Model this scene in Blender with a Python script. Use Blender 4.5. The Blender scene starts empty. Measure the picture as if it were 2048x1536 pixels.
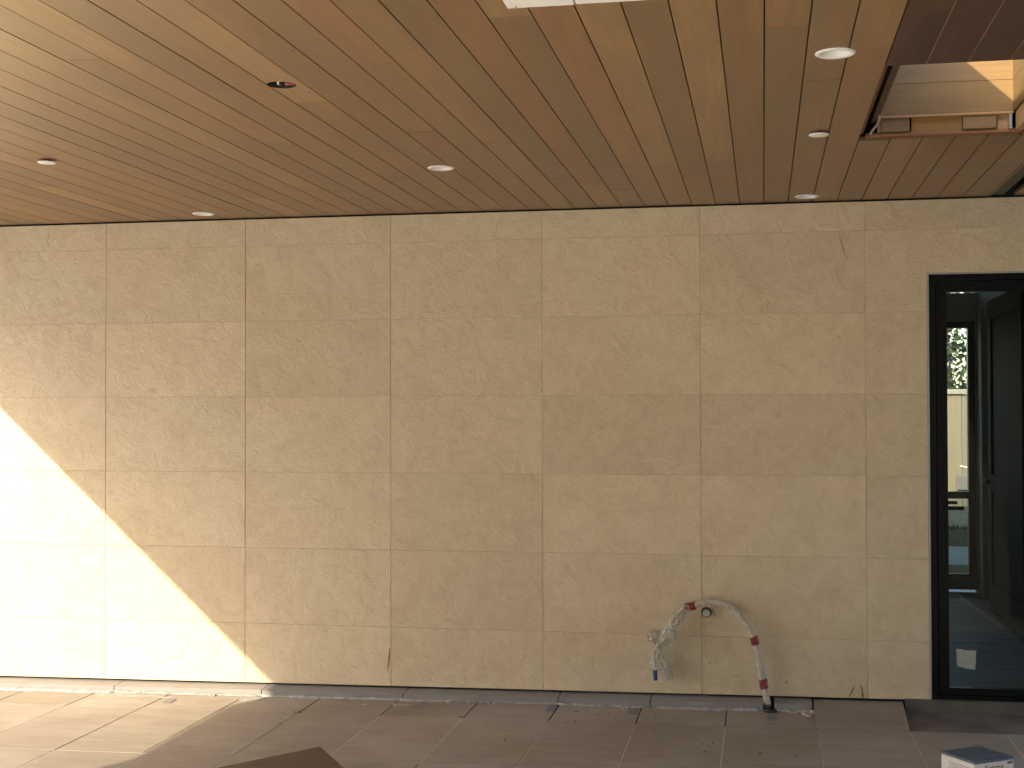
import bpy, bmesh, math, random
from mathutils import Vector, Matrix, noise as mnoise

random.seed(7)
SC = bpy.context.scene
COL = SC.collection
rad = math.radians

# ------------------------------------------------------------------ camera
cam_d = bpy.data.cameras.new('camera'); cam = bpy.data.objects.new('camera', cam_d); COL.objects.link(cam)
yaw, pitch, roll = -0.183902, 0.017442, -0.002385
fw = Vector((math.sin(yaw) * math.cos(pitch), math.cos(yaw) * math.cos(pitch), math.sin(pitch)))
rt = Vector((math.cos(yaw), -math.sin(yaw), 0)); up = rt.cross(fw)
r2 = rt * math.cos(roll) + up * math.sin(roll); u2 = -rt * math.sin(roll) + up * math.cos(roll)
M3 = Matrix((r2, u2, -fw)).transposed()
cam.matrix_world = Matrix.Translation((4.0063, -7.7661, 1.694)) @ M3.to_4x4()
cam_d.sensor_fit = 'HORIZONTAL'; cam_d.sensor_width = 36; cam_d.lens = 47.45
cam_d.clip_start = 0.05; cam_d.clip_end = 3000
SC.camera = cam

# ------------------------------------------------------------------ sky, sun, exposure
SUN_EL, SUN_DIR = 25.1, Vector((-0.457, -0.784, 0.424)).normalized()      # direction towards the sun
w = bpy.data.worlds.new('World'); SC.world = w; w.use_nodes = True
wn = w.node_tree.nodes; sk = wn.new('ShaderNodeTexSky'); sk.sky_type = 'NISHITA'; sk.sun_disc = False
sk.sun_elevation = rad(SUN_EL); sk.sun_rotation = rad(209.8); sk.dust_density = 1.5
w.node_tree.links.new(sk.outputs[0], wn['Background'].inputs[0]); wn['Background'].inputs[1].default_value = 0.15
sl = bpy.data.lights.new('sun', 'SUN'); sun = bpy.data.objects.new('sun', sl); COL.objects.link(sun)
sl.energy = 2.0; sl.angle = rad(0.45); sl.color = (1.0, 0.90, 0.69)
sun.rotation_euler = SUN_DIR.to_track_quat('Z', 'Y').to_euler()
sun.location = SUN_DIR * 30
vs = SC.view_settings; vs.view_transform = 'Standard'; vs.look = 'None'; vs.gamma = 1; vs.use_curve_mapping = False
vs.exposure = 2.18

# ------------------------------------------------------------------ material helpers
class NT:
    def __init__(s, name):
        s.m = bpy.data.materials.new(name); s.m.use_nodes = True
        s.t = s.m.node_tree; s.b = s.t.nodes['Principled BSDF']; s.out = s.t.nodes['Material Output']
    def n(s, typ, **kw):
        nd = s.t.nodes.new('ShaderNode' + typ)
        for k, v in kw.items():
            if k.startswith('i_'):
                key = k[2:]; key = int(key) if key.isdigit() else key.replace('_', ' ')
                s.put(nd.inputs[key], v)
            else: setattr(nd, k, v)
        return nd
    def put(s, sock, v):
        if isinstance(v, bpy.types.NodeSocket): s.t.links.new(v, sock)
        else: sock.default_value = v
    def coords(s, scale=(1, 1, 1), rnd=True):
        tc = s.n('TexCoord'); o = tc.outputs['Object']
        if rnd:
            oi = s.n('ObjectInfo'); mu = s.n('Math', operation='MULTIPLY', i_0=oi.outputs['Random'], i_1=97.0)
            a = s.n('VectorMath', operation='ADD', i_0=o, i_1=mu.outputs[0]); o = a.outputs[0]
        return s.n('Mapping', i_Vector=o, i_Scale=scale).outputs[0]
    def noise(s, vec, scale, detail=4, rough=0.55, dist=0.0):
        return s.n('TexNoise', i_Vector=vec, i_Scale=scale, i_Detail=detail, i_Roughness=rough, i_Distortion=dist).outputs['Fac']
    def ramp(s, fac, stops):
        r = s.n('ValToRGB', i_Fac=fac); e = r.color_ramp.elements
        while len(e) > 1: e.remove(e[-1])
        for i, (p, c) in enumerate(stops):
            el = e[0] if i == 0 else e.new(p)
            el.position = p; el.color = (*c, 1) if len(c) == 3 else c
        return r.outputs[0]
    def mix(s, fac, a, b, mode='MIX'):
        m = s.n('Mix', data_type='RGBA', blend_type=mode)
        s.put(m.inputs[0], fac); s.put(m.inputs[6], a if not isinstance(a, tuple) else (*a, 1)[:4]); s.put(m.inputs[7], b if not isinstance(b, tuple) else (*b, 1)[:4])
        return m.outputs[2]
    def bump(s, h, strength, dist):
        return s.n('Bump', i_Height=h, i_Strength=strength, i_Distance=dist).outputs[0]
    def done(s, color=None, rough=0.5, normal=None, **kw):
        if color is not None: s.put(s.b.inputs['Base Color'], (*color, 1) if isinstance(color, tuple) and len(color) == 3 else color)
        s.put(s.b.inputs['Roughness'], rough)
        if normal is not None: s.put(s.b.inputs['Normal'], normal)
        for k, v in kw.items(): s.put(s.b.inputs[k.replace('_', ' ')], v)
        return s.m

def G(v): return (v, v, v)

def m_plain(name, color, rough=0.5, var=0.08, scale=8, bump=0.0, **kw):
    t = NT(name); v = t.coords(); n = t.noise(v, scale, 5)
    c = t.mix(t.ramp(n, [(0.3, G(0)), (0.7, G(1))]), tuple(x * (1 - var) for x in color), tuple(min(1, x * (1 + var)) for x in color))
    nm = t.bump(t.noise(v, scale * 6, 4), bump, 0.004) if bump else None
    return t.done(c, rough, nm, **kw)

def m_stone():
    t = NT('limestone'); v = t.coords()
    oi = t.n('ObjectInfo')
    big = t.noise(v, 1.6, 3, 0.5, 0.6); med = t.noise(v, 9, 6, 0.62, 1.2); worm = t.noise(v, 20, 3, 0.5, 2.2)
    c = t.mix(t.ramp(big, [(0.34, G(0)), (0.66, G(1))]), (0.735, 0.572, 0.382), (0.722, 0.588, 0.388))
    pk = t.noise(t.coords((0.8, 1, 0.8)), 1.1, 2, 0.5, 0.3)
    c = t.mix(t.ramp(pk, [(0.56, G(0)), (0.74, G(0.55))]), c, (0.715, 0.535, 0.36))
    c = t.mix(t.ramp(med, [(0.28, G(0.40)), (0.52, G(0.0))]), c, (0.54, 0.425, 0.255))
    c = t.mix(t.ramp(med, [(0.50, G(0.0)), (0.76, G(0.38))]), c, (0.78, 0.675, 0.46))
    ves = t.noise(v, 60, 2, 0.5, 0.8)
    c = t.mix(t.ramp(ves, [(0.22, G(0.25)), (0.30, G(0))]), c, (0.40, 0.31, 0.18))
    cld = t.noise(v, 3.6, 5, 0.6, 1.0)
    c = t.mix(t.ramp(cld, [(0.30, G(0.45)), (0.55, G(0))]), c, (0.60, 0.462, 0.285))
    # a few darker fossil shapes
    fos = t.n('TexVoronoi', feature='F1', i_Vector=t.n('Mapping', i_Vector=t.coords(), i_Scale=(4, 4, 7)).outputs[0], i_Scale=1.0).outputs['Distance']
    c = t.mix(t.ramp(fos, [(0.06, G(0.30)), (0.13, G(0))]), c, (0.53, 0.42, 0.26))
    br = t.n('MapRange', i_0=oi.outputs['Random']); br.inputs[3].default_value = 0.94; br.inputs[4].default_value = 1.05
    c = t.mix(1.0, c, br.outputs[0], 'MULTIPLY')
    ridge = t.n('Math', operation='ABSOLUTE', i_0=t.n('Math', operation='SUBTRACT', i_0=worm, i_1=0.5).outputs[0])
    hh = t.n('Math', operation='MULTIPLY_ADD', i_0=ridge.outputs[0], i_1=-1.6, i_2=t.n('Math', operation='MULTIPLY', i_0=med, i_1=1.6).outputs[0])
    h2 = t.n('Math', operation='MULTIPLY_ADD', i_0=t.noise(v, 160, 3), i_1=0.2, i_2=hh.outputs[0])
    return t.done(c, 0.72, t.bump(h2.outputs[0], 0.6, 0.008), Specular_IOR_Level=0.3)

def m_cedar(name='cedar', along='y', gl=0.31, gain=1.0):
    t = NT(name); oi = t.n('ObjectInfo')
    sc = {'y': (26, 0.9, 26), 'x': (0.9, 26, 26), 'z': (26, 26, 0.9)}[along]
    sc2 = {'y': (5, 0.7, 5), 'x': (0.7, 5, 5), 'z': (5, 5, 0.7)}[along]
    v = t.coords(sc); v2 = t.coords(sc2)
    grain = t.noise(v, 1.6, 7, 0.62, 0.4); band = t.noise(v2, 1.3, 3, 0.55, 1.1)
    fine = t.noise(t.coords(tuple(s * 5 for s in sc)), 1.5, 4, 0.6)
    base = t.mix(1.0, oi.outputs['Color'], G(gain), 'MULTIPLY')
    c = t.mix(t.ramp(band, [(0.33, G(0)), (0.66, G(1))]), t.mix(1.0, base, (0.80, 0.78, 0.78), 'MULTIPLY'), t.mix(1.0, base, (1.16, 1.14, 1.1), 'MULTIPLY'))
    c = t.mix(t.ramp(grain, [(0.34, G(0.5)), (0.56, G(0))]), c, t.mix(1.0, base, (0.66, 0.60, 0.55), 'MULTIPLY'))
    c = t.mix(t.ramp(fine, [(0.35, G(0.22)), (0.5, G(0))]), c, t.mix(1.0, base, (0.6, 0.52, 0.46), 'MULTIPLY'))
    # weather smudges across the board
    sm = t.noise(t.coords((5, 1.6, 5)), 1.0, 2, 0.5, 0.3)
    c = t.mix(t.ramp(sm, [(0.56, G(0)), (0.80, G(0.45))]), c, t.mix(1.0, base, (0.68, 0.68, 0.72), 'MULTIPLY'))
    rr = t.n('MapRange', i_0=band); rr.inputs[3].default_value = gl - 0.07; rr.inputs[4].default_value = gl + 0.10
    return t.done(c, rr.outputs[0], t.bump(grain, 0.10, 0.002), Specular_IOR_Level=0.75)

def m_tile():
    t = NT('porcelain_tile'); oi = t.n('ObjectInfo')
    v = t.coords((1.2, 6, 1)); st = t.noise(v, 2.2, 6, 0.6, 0.8); cl = t.noise(t.coords(), 4, 6, 0.65, 0.4)
    c = t.mix(t.ramp(st, [(0.3, G(0)), (0.7, G(1))]), (0.250, 0.200, 0.157), (0.325, 0.267, 0.213))
    c = t.mix(t.ramp(cl, [(0.55, G(0)), (0.8, G(0.5))]), c, (0.41, 0.36, 0.30))
    c = t.mix(t.ramp(cl, [(0.22, G(0.5)), (0.42, G(0))]), c, (0.22, 0.175, 0.135))
    tcw = t.n('NewGeometry')
    du = t.noise(tcw.outputs['Position'], 1.1, 5, 0.6, 0.3)
    c = t.mix(t.ramp(du, [(0.46, G(0)), (0.70, G(0.55))]), c, (0.43, 0.385, 0.33))
    br = t.n('MapRange', i_0=oi.outputs['Random']); br.inputs[3].default_value = 0.90; br.inputs[4].default_value = 1.08
    c = t.mix(1.0, c, br.outputs[0], 'MULTIPLY')
    r = t.n('MapRange', i_0=cl); r.inputs[3].default_value = 0.42; r.inputs[4].default_value = 0.7
    return t.done(c, r.outputs[0], t.bump(t.noise(t.coords(), 60, 4), 0.12, 0.002), Specular_IOR_Level=0.35)

def m_glass(name, tint=(0.86, 0.9, 0.88), refl=1.0):
    t = NT(name); t.t.nodes.remove(t.b)
    tr = t.n('BsdfTransparent'); tr.inputs[0].default_value = (*tint, 1)
    gl = t.n('BsdfGlossy'); gl.inputs['Roughness'].default_value = 0.015; gl.inputs[0].default_value = (1, 1, 1, 1)
    fr = t.n('Fresnel'); fr.inputs[0].default_value = 1.5
    f2 = t.n('Math', operation='MULTIPLY', i_0=fr.outputs[0], i_1=refl); f2.use_clamp = True
    mx = t.n('MixShader'); t.t.links.new(f2.outputs[0], mx.inputs[0]); t.t.links.new(tr.outputs[0], mx.inputs[1]); t.t.links.new(gl.outputs[0], mx.inputs[2])
    t.t.links.new(mx.outputs[0], t.out.inputs[0])
    return t.m

def m_leaf():
    t = NT('leaf'); oi = t.n('NewGeometry')
    n = t.noise(oi.outputs['Position'], 2.5, 3); rp = oi.outputs['Random Per Island']
    c = t.mix(rp, (0.035, 0.06, 0.02), (0.13, 0.17, 0.06)); c = t.mix(t.ramp(n, [(0.35, G(0.5)), (0.6, G(0))]), c, (0.03, 0.05, 0.02))
    return t.done(c, 0.4, None, Specular_IOR_Level=0.6)

def m_wrap():
    t = NT('plastic_wrap'); v = t.coords(rnd=False)
    n = t.noise(v, 38, 5, 0.6, 1.5); n2 = t.noise(v, 110, 4, 0.6, 1.0)
    c = t.mix(t.ramp(n, [(0.35, G(0)), (0.65, G(1))]), (0.46, 0.39, 0.28), (0.70, 0.61, 0.46))
    h = t.n('Math', operation='MULTIPLY_ADD', i_0=n2, i_1=0.4, i_2=n)
    return t.done(c, 0.38, t.bump(h.outputs[0], 0.8, 0.012), Specular_IOR_Level=0.5)

def m_fence():
    t = NT('weathered_fence_wood'); oi = t.n('ObjectInfo')
    v = t.coords((14, 14, 0.7)); g = t.noise(v, 1.5, 6, 0.6, 0.8)
    a = t.mix(oi.outputs['Random'], (0.22, 0.205, 0.175), (0.28, 0.23, 0.15))
    c = t.mix(t.ramp(g, [(0.32, G(0.6)), (0.55, G(0))]), a, (0.20, 0.18, 0.15))
    return t.done(c, 0.85, t.bump(g, 0.3, 0.004))

def m_mortar():
    t = NT('mortar'); v = t.coords(rnd=False); n = t.noise(v, 18, 6, 0.65)
    c = t.mix(t.ramp(n, [(0.35, G(0)), (0.65, G(1))]), (0.27, 0.25, 0.22), (0.50, 0.47, 0.42))
    return t.done(c, 0.9, t.bump(n, 0.6, 0.006))

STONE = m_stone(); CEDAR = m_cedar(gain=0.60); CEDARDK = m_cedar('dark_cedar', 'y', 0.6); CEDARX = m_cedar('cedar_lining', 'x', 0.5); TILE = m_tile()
CURB = m_plain('grey_porcelain', (0.26, 0.237, 0.218), 0.55, 0.10, 7, 0.15)
BED = m_plain('mortar_bed', (0.115, 0.095, 0.075), 0.95, 0.3, 6, 0.5)
GROUT = m_plain('pale_grout', (0.50, 0.45, 0.38), 0.9, 0.15, 14, 0.3)
MORTAR = m_mortar(); FILLER = m_plain('cream_filler', (0.60, 0.485, 0.315), 0.9, 0.1, 10)
DARK = m_plain('dark_cavity', (0.02, 0.017, 0.014), 0.9, 0.2, 5)
BLACKAL = m_plain('black_aluminium', (0.005, 0.0055, 0.0055), 0.45, 0.15, 4, 0.04, Specular_IOR_Level=0.2)
WHITE = m_plain('white_enamel', (0.88, 0.87, 0.84), 0.35, 0.02, 6)
FRAMEGREY = m_plain('grey_green_frame', (0.10, 0.105, 0.095), 0.5, 0.1, 5)
GREYAL = m_plain('grey_frame', (0.045, 0.05, 0.045), 0.5, 0.1, 5)
SEAL = m_plain('grey_sealant', (0.42, 0.39, 0.36), 0.7, 0.1, 12)
PLASTER = m_plain('painted_plaster', (0.52, 0.53, 0.51), 0.8, 0.05, 3, 0.1)
ROOM = m_plain('interior_paint', (0.58, 0.555, 0.49), 0.7, 0.04, 3)
RAWWOOD = m_cedar('raw_framing', 'x', 0.7)
PLY = m_plain('roof_deck_plywood', (0.045, 0.03, 0.018), 0.85, 0.2, 3)
RED = m_plain('red_tape', (0.25, 0.022, 0.016), 0.4, 0.2, 30, 0.2)
BLUE = m_plain('blue_tube', (0.03, 0.10, 0.22), 0.35, 0.1, 20)
GREYTAPE = m_plain('grey_tape', (0.17, 0.165, 0.17), 0.5, 0.12, 30, 0.15)
WRAP = m_wrap(); GLASS = m_glass('door_glass', (0.87, 0.88, 0.85), 0.25); FGLASS = m_glass('window_glass', (0.86, 0.87, 0.84))
STEEL = m_plain('galvanised_steel', (0.42, 0.42, 0.41), 0.4, 0.15, 20, Metallic=0.8)
RUBBER = m_plain('black_rubber', (0.018, 0.017, 0.016), 0.6, 0.2, 20)
CARDBLUE = m_plain('blue_card', (0.075, 0.09, 0.125), 0.45, 0.15, 8)
CARDWHITE = m_plain('white_card', (0.56, 0.52, 0.48), 0.6, 0.04, 8)
INK = m_plain('printed_ink', (0.02, 0.02, 0.022), 0.6, 0.1, 20)
PALEINK = m_plain('pale_print', (0.14, 0.155, 0.19), 0.5, 0.1, 20)
HARDB = m_plain('brown_hardboard', (0.080, 0.038, 0.019), 0.55, 0.35, 7, 0.3)
WALNUT = m_cedar('dark_stained_wood', 'z', 0.75); WALNUT.node_tree.nodes['Principled BSDF'].inputs['Specular IOR Level'].default_value = 0.15
LEAF = m_leaf(); FENCE = m_fence()
BARK = m_plain('bark', (0.09, 0.07, 0.05), 0.95, 0.3, 10, 0.6)
GROUND = m_plain('dry_ground', (0.36, 0.31, 0.24), 0.95, 0.2, 0.6, 0.3)
DECK = m_plain('pale_bounce_ground', (0.78, 0.74, 0.67), 0.85, 0.06, 1.5, 0.2)
WINGDARK = m_plain('dark_wing', (0.11, 0.085, 0.06), 0.8, 0.15, 3, 0.2)
DARKGREEN = m_plain('dark_green', (0.05, 0.07, 0.025), 0.8, 0.4, 9, 0.5)
SOIL = m_plain('yard_soil', (0.20, 0.18, 0.13), 0.95, 0.35, 3, 0.5)
CONC = m_plain('concrete', (0.34, 0.33, 0.31), 0.9, 0.12, 4, 0.3)
RUST = m_plain('rust_stain', (0.17, 0.055, 0.028), 0.9, 0.3, 40)
VEIN = m_plain('stone_vein', (0.46, 0.36, 0.22), 0.8, 0.15, 30)
DIRT = m_plain('dirt_scratch', (0.27, 0.195, 0.12), 0.9, 0.3, 40)
PAPER = m_plain('paper_sticker', (0.42, 0.43, 0.36), 0.8, 0.1, 30, 0.3)
INFLOOR = m_plain('protected_floor', (0.16, 0.15, 0.135), 0.6, 0.25, 3)
BLUEFILM = m_plain('blue_film', (0.20, 0.27, 0.36), 0.4, 0.15, 6)
SPECK = m_plain('crumb', (0.03, 0.024, 0.018), 0.9, 0.3, 20)

# ------------------------------------------------------------------ mesh helpers
def link(name, me, mat, parent=None, loc=None, smooth=False, color=None):
    o = bpy.data.objects.new(name, me); COL.objects.link(o)
    if mat is not None and not me.materials: me.materials.append(mat)
    if parent is not None: o.parent = parent
    if loc is not None: o.location = loc
    if smooth:
        for p in me.polygons: p.use_smooth = True
    if color: o.color = (*color, 1)
    return o

def tag(o, label=None, cat=None, group=None, kind=None):
    if label: o['label'] = label
    if cat: o['category'] = cat
    if group: o['group'] = group
    if kind: o['kind'] = kind
    return o

def empty(name, loc=(0, 0, 0), rot=(0, 0, 0)):
    o = bpy.data.objects.new(name, None); COL.objects.link(o); o.location = loc; o.rotation_euler = rot
    o.empty_display_size = 0.1
    return o

def mesh_from(bm, name='m'):
    me = bpy.data.meshes.new(name); bmesh.ops.recalc_face_normals(bm, faces=bm.faces); bm.to_mesh(me); bm.free(); return me

def bm_box(bm, a, b):
    vs_ = [bm.verts.new((x, y, z)) for x in (a[0], b[0]) for y in (a[1], b[1]) for z in (a[2], b[2])]
    for f in ((0, 1, 3, 2), (4, 6, 7, 5), (0, 4, 5, 1), (2, 3, 7, 6), (0, 2, 6, 4), (1, 5, 7, 3)):
        bm.faces.new([vs_[i] for i in f])

def box(name, a, b, mat, parent=None, color=None, bevel=0.0, local=True):
    """box between two world corners, its origin at the box centre"""
    c = Vector([(p + q) / 2 for p, q in zip(a, b)])
    bm = bmesh.new(); bm_box(bm, Vector(a) - c, Vector(b) - c)
    if bevel: bmesh.ops.bevel(bm, geom=bm.edges[:], offset=bevel, segments=1, affect='EDGES')
    o = link(name, mesh_from(bm, name), mat, None, c, color=color)
    if parent is not None: setpar(o, parent)
    return o

def setpar(o, p):
    bpy.context.view_layer.update() if False else None
    o.parent = p
    o.matrix_parent_inverse = Matrix.Identity(4)
    pm = Matrix.Translation(p.location) @ p.rotation_euler.to_matrix().to_4x4()
    q = p.parent
    while q is not None:
        pm = Matrix.Translation(q.location) @ q.rotation_euler.to_matrix().to_4x4() @ pm; q = q.parent
    m = pm.inverted() @ (Matrix.Translation(o.location) @ o.rotation_euler.to_matrix().to_4x4())
    o.location = m.to_translation(); o.rotation_euler = m.to_euler()

def prism_xz(name, poly, y0, y1, mat, parent=None, bevel=0.0):
    cx = sum(p[0] for p in poly) / len(poly); cz = sum(p[1] for p in poly) / len(poly)
    bm = bmesh.new()
    f = [bm.verts.new((x - cx, y0, z - cz)) for x, z in poly]; k = [bm.verts.new((x - cx, y1, z - cz)) for x, z in poly]
    ff = bm.faces.new(f); bm.faces.new(k[::-1]); n = len(poly)
    for i in range(n): bm.faces.new((f[i], k[i], k[(i + 1) % n], f[(i + 1) % n]))
    if bevel: bmesh.ops.bevel(bm, geom=[e for e in ff.edges], offset=bevel, segments=1, affect='EDGES')
    o = link(name, mesh_from(bm, name), mat, None, (cx, 0, cz))
    if parent is not None: setpar(o, parent)
    return o

def quad_slab(name, pts, thick, mat, parent=None):
    """a thin slab whose top is the polygon pts (world), going down by thick"""
    c = sum((Vector(p) for p in pts), Vector()) / len(pts)
    bm = bmesh.new(); t = [bm.verts.new(Vector(p) - c) for p in pts]; b = [bm.verts.new(Vector(p) - c - Vector((0, 0, thick))) for p in pts]
    bm.faces.new(t); bm.faces.new(b[::-1]); n = len(pts)
    for i in range(n): bm.faces.new((t[i], b[i], b[(i + 1) % n], t[(i + 1) % n]))
    o = link(name, mesh_from(bm, name), mat, None, c)
    if parent is not None: setpar(o, parent)
    return o

def lathe_bm(prof, seg=40, axis='z', bm=None, at=(0, 0, 0)):
    bm = bm or bmesh.new(); rings = []; at = Vector(at)
    for r, h in prof:
        if r <= 1e-6:
            p = Vector((0, 0, h)) if axis == 'z' else Vector((0, h, 0)); rings.append([bm.verts.new(p + at)]); continue
        ring = []
        for i in range(seg):
            a = 2 * math.pi * i / seg; p = (r * math.cos(a), r * math.sin(a))
            ring.append(bm.verts.new((Vector((p[0], p[1], h)) if axis == 'z' else Vector((p[0], h, p[1]))) + at))
        rings.append(ring)
    for A, B in zip(rings, rings[1:]):
        for i in range(seg):
            j = (i + 1) % seg
            if len(A) == 1 and len(B) == 1: continue
            if len(A) == 1: bm.faces.new((A[0], B[i], B[j]))
            elif len(B) == 1: bm.faces.new((A[i], B[0], A[j]))
            else: bm.faces.new((A[i], B[i], B[j], A[j]))
    return bm

def lathe(name, prof, mat, parent=None, loc=(0, 0, 0), seg=40, axis='z', smooth=True):
    return link(name, mesh_from(lathe_bm(prof, seg, axis), name), mat, parent, loc, smooth)

def spline(pts, n):
    """Catmull-Rom through pts, n samples"""
    P = [Vector(p) for p in pts]; P = [P[0] * 2 - P[1]] + P + [P[-1] * 2 - P[-2]]
    out = []; m = len(P) - 3
    for k in range(n):
        u = k / (n - 1) * m; i = min(int(u), m - 1); t = u - i
        a, b, c, d = P[i:i + 4]
        out.append(0.5 * ((2 * b) + (c - a) * t + (2 * a - 5 * b + 4 * c - d) * t * t + (3 * b - a - 3 * c + d) * t ** 3))
    return out

def tube_bm(path, rad_fn, seg=14, bm=None, caps=True, flat=None):
    bm = bm or bmesh.new(); rings = []; N = len(path); side = None
    for i, p in enumerate(path):
        d = (path[min(i + 1, N - 1)] - path[max(i - 1, 0)]).normalized()
        if side is None: side = d.cross(Vector((0, 1, 0))); side = side.normalized() if side.length > 1e-3 else Vector((1, 0, 0))
        side = (side - d * side.dot(d)).normalized(); o = d.cross(side)
        ring = []
        for k in range(seg):
            a = 2 * math.pi * k / seg; r = rad_fn(i / (N - 1), a)
            if isinstance(r, tuple): rx, ry = r
            else: rx = ry = r
            ring.append(bm.verts.new(p + side * rx * math.cos(a) + o * ry * math.sin(a)))
        rings.append(ring)
    for A, B in zip(rings, rings[1:]):
        for k in range(seg): bm.faces.new((A[k], B[k], B[(k + 1) % seg], A[(k + 1) % seg]))
    if caps: bm.faces.new(rings[0][::-1]); bm.faces.new(rings[-1])
    return bm

def tube(name, path, rad_fn, mat, parent=None, seg=14, smooth=True):
    rf = rad_fn if callable(rad_fn) else (lambda u, a: rad_fn)
    return link(name, mesh_from(tube_bm(path, rf, seg), name), mat, parent, smooth=smooth)

def fz(x): return 0.01 * (x - 2.7)          # the patio falls gently to one side

CEIL = 2.850
YF = -7.6                                    # front edge of the patio roof
SKX0, SKX1, SKY0, SKY1 = 4.4455, 5.10, -3.05, -1.735       # skylight hole in the ceiling

# ================================================================== GROUND
gr = link('ground', mesh_from((lambda b: (bm_box(b, (-400, -400, -0.4), (400, 4.72, -0.20)), b)[1])(bmesh.new())), GROUND); tag(gr, kind='structure')
deck = box('bounce_deck', (-30, -44, -0.19), (4.6, 0.0, -0.066), DECK); tag(deck, kind='structure')  # unseen pale ground added to bounce sunlight up under the roof
dark_ground = box('dark_ground', (4.601, -44, -0.19), (30, 0.0, -0.07), DARKGREEN); tag(dark_ground, kind='structure')  # unseen dark ground added so the bounce falls off to the right
yard = empty('yard_terrace', (0, 0, 0)); tag(yard, kind='structure')
box('paving', (-30, 4.721, -0.4), (40, 5.5, 0.03), CONC, yard)
box('paving', (-30, 5.501, -0.4), (40, 7.3, 0.205), CONC, yard)
box('soil_bed', (-30, 7.301, -0.4), (40, 60, 0.375), SOIL, yard)
# ragged planting edge along the upper terrace
bm = bmesh.new(); rr = random.Random(3)
for i in range(700):
    x = rr.uniform(5.5, 7.2); y = 7.33 + abs(rr.gauss(0, 0.05)); h = rr.uniform(0.015, 0.06); a = rr.uniform(0, 6.28); s = 0.012
    p = Vector((x, y, 0.374)); d = Vector((math.cos(a), math.sin(a), 0)) * s
    bm.faces.new([bm.verts.new(p - d), bm.verts.new(p + d), bm.verts.new(p + Vector((rr.uniform(-.02, .02), rr.uniform(-.02, .02), h)))])
tag(link('low_weeds', mesh_from(bm), LEAF), 'low weeds along the edge of the raised yard bed', 'weeds', kind='stuff')

# ================================================================== PATIO FLOOR
floor = link('patio_floor', mesh_from((lambda b: (bm_box(b, (-4.65, -4.42, -0.16), (5.9, 0.03, -0.024)), b)[1])(bmesh.new())), BED, None, (2.7, 0, 0))
floor.rotation_euler = (0, -0.01, 0); tag(floor, kind='structure')
PX = [0.022 + 0.4722 * k for k in range(-13, 20)]
ROWS = [(-0.1275, -0.512), (-0.512, -1.483)]
y = -1.483
while y > -4.0: ROWS.append((y, y - 0.972)); y -= 0.972
tile_me = {}
grout = bmesh.new()
NT_ = 0; rest = bmesh.new()
for r, (ya, yb) in enumerate(ROWS):
    for k in range(len(PX) - 1):
        xa, xb = PX[k], PX[k + 1]
        if xb < -1.9 or xa > 8.7: continue
        g = 0.0032
        if r == 0 and xa > 4.2: continue                     # ramp tile and the unfinished patch stand here
        wx, wy = xb - xa - 2 * g, ya - yb - 2 * g
        cx, cy = (xa + xb) / 2 - 2.7, (ya + yb) / 2
        if -1.3 < xa < 6.6 and yb > -7.5:
            key = round(wy, 4)
            if key not in tile_me:
                b = bmesh.new(); bm_box(b, (-wx / 2, -wy / 2, -0.02), (wx / 2, wy / 2, 0))
                bmesh.ops.bevel(b, geom=[e for e in b.edges if all(abs(v.co.z) < 1e-6 for v in e.verts)], offset=0.0012, segments=1, affect='EDGES')
                tile_me[key] = mesh_from(b, 'floor_tile'); tile_me[key].materials.append(TILE)
            o = bpy.data.objects.new('floor_tile', tile_me[key]); COL.objects.link(o); o.parent = floor
            rj = random.Random(k * 131 + r)
            o.location = (cx, cy, rj.uniform(-0.0012, 0.0012)); o.rotation_euler = (rj.uniform(-.0008, .0008), rj.uniform(-.0008, .0008), rj.uniform(-.0012, .0012))
        else: bm_box(rest, (cx - wx / 2, cy - wy / 2, -0.02), (cx + wx / 2, cy + wy / 2, 0))
        if r >= 1:
            q = random.Random(k * 17 + r)
            if q.random() < 0.93:
                top = -0.0012 if q.random() < .75 else -0.006
                bm_box(grout, (xa - g - 2.7, yb, -0.02), (xa + g - 2.7, ya - (0.0 if r > 1 else 0.02), top))
            bm_box(grout, (xa + g - 2.7, yb - g, -0.02), (xb - g - 2.7, yb + g, -0.0015 if q.random() < .7 else -0.009))
go = link('grout', mesh_from(grout), GROUT, floor); tag(go, kind='stuff')
ro = link('outer_tiles', mesh_from(rest), TILE, floor); tag(ro, kind='stuff')
# ramped tile beside the door and the unfinished patch
quad_slab('floor_tile', [(4.2685, -0.5095, 0.016), (4.742, -0.5095, 0.021), (4.757, 0.01, 0.060), (4.2735, 0.01, 0.056)], 0.02, TILE, floor)
patch = quad_slab('mortar_patch', [(4.75, -0.512, 0.0035), (8.0, -0.512, 0.03), (8.0, 0.02, 0.035), (4.765, 0.02, 0.012)], 0.02,
                  m_plain('dirty_mortar', (0.17, 0.135, 0.105), 0.9, 0.35, 5, 0.5), floor)

# ================================================================== CURB along the wall
curb = empty('curb', (2.0, -0.05, fz(2.0))); tag(curb, 'low grey tile curb running along the foot of stone wall', 'curb')
cxs = [-2.6, -1.72, -0.80, 0.122, 1.064, 1.934, 2.846, 3.371, 3.999]
def curb_piece(a, b, sh=0.0):
    g = 0.003; H = 0.036; yb, yf = 0.024, -0.122
    pts = [(a + g, yf, fz(a) + H), (b - g, yf, fz(b) + H), (b - g + sh, yb, fz(b) + H + 0.006), (a + g + sh, yb, fz(a) + H + 0.006)]
    quad_slab('curb_tile', pts, 0.058, CURB, curb)
for a, b in zip(cxs, cxs[1:]): curb_piece(a, b, 0.0)
curb_piece(4.056, 4.266)
box('notch_back', (4.0, -0.005, -0.02), (4.055, 0.02, 0.05), DARK, curb)

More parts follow.
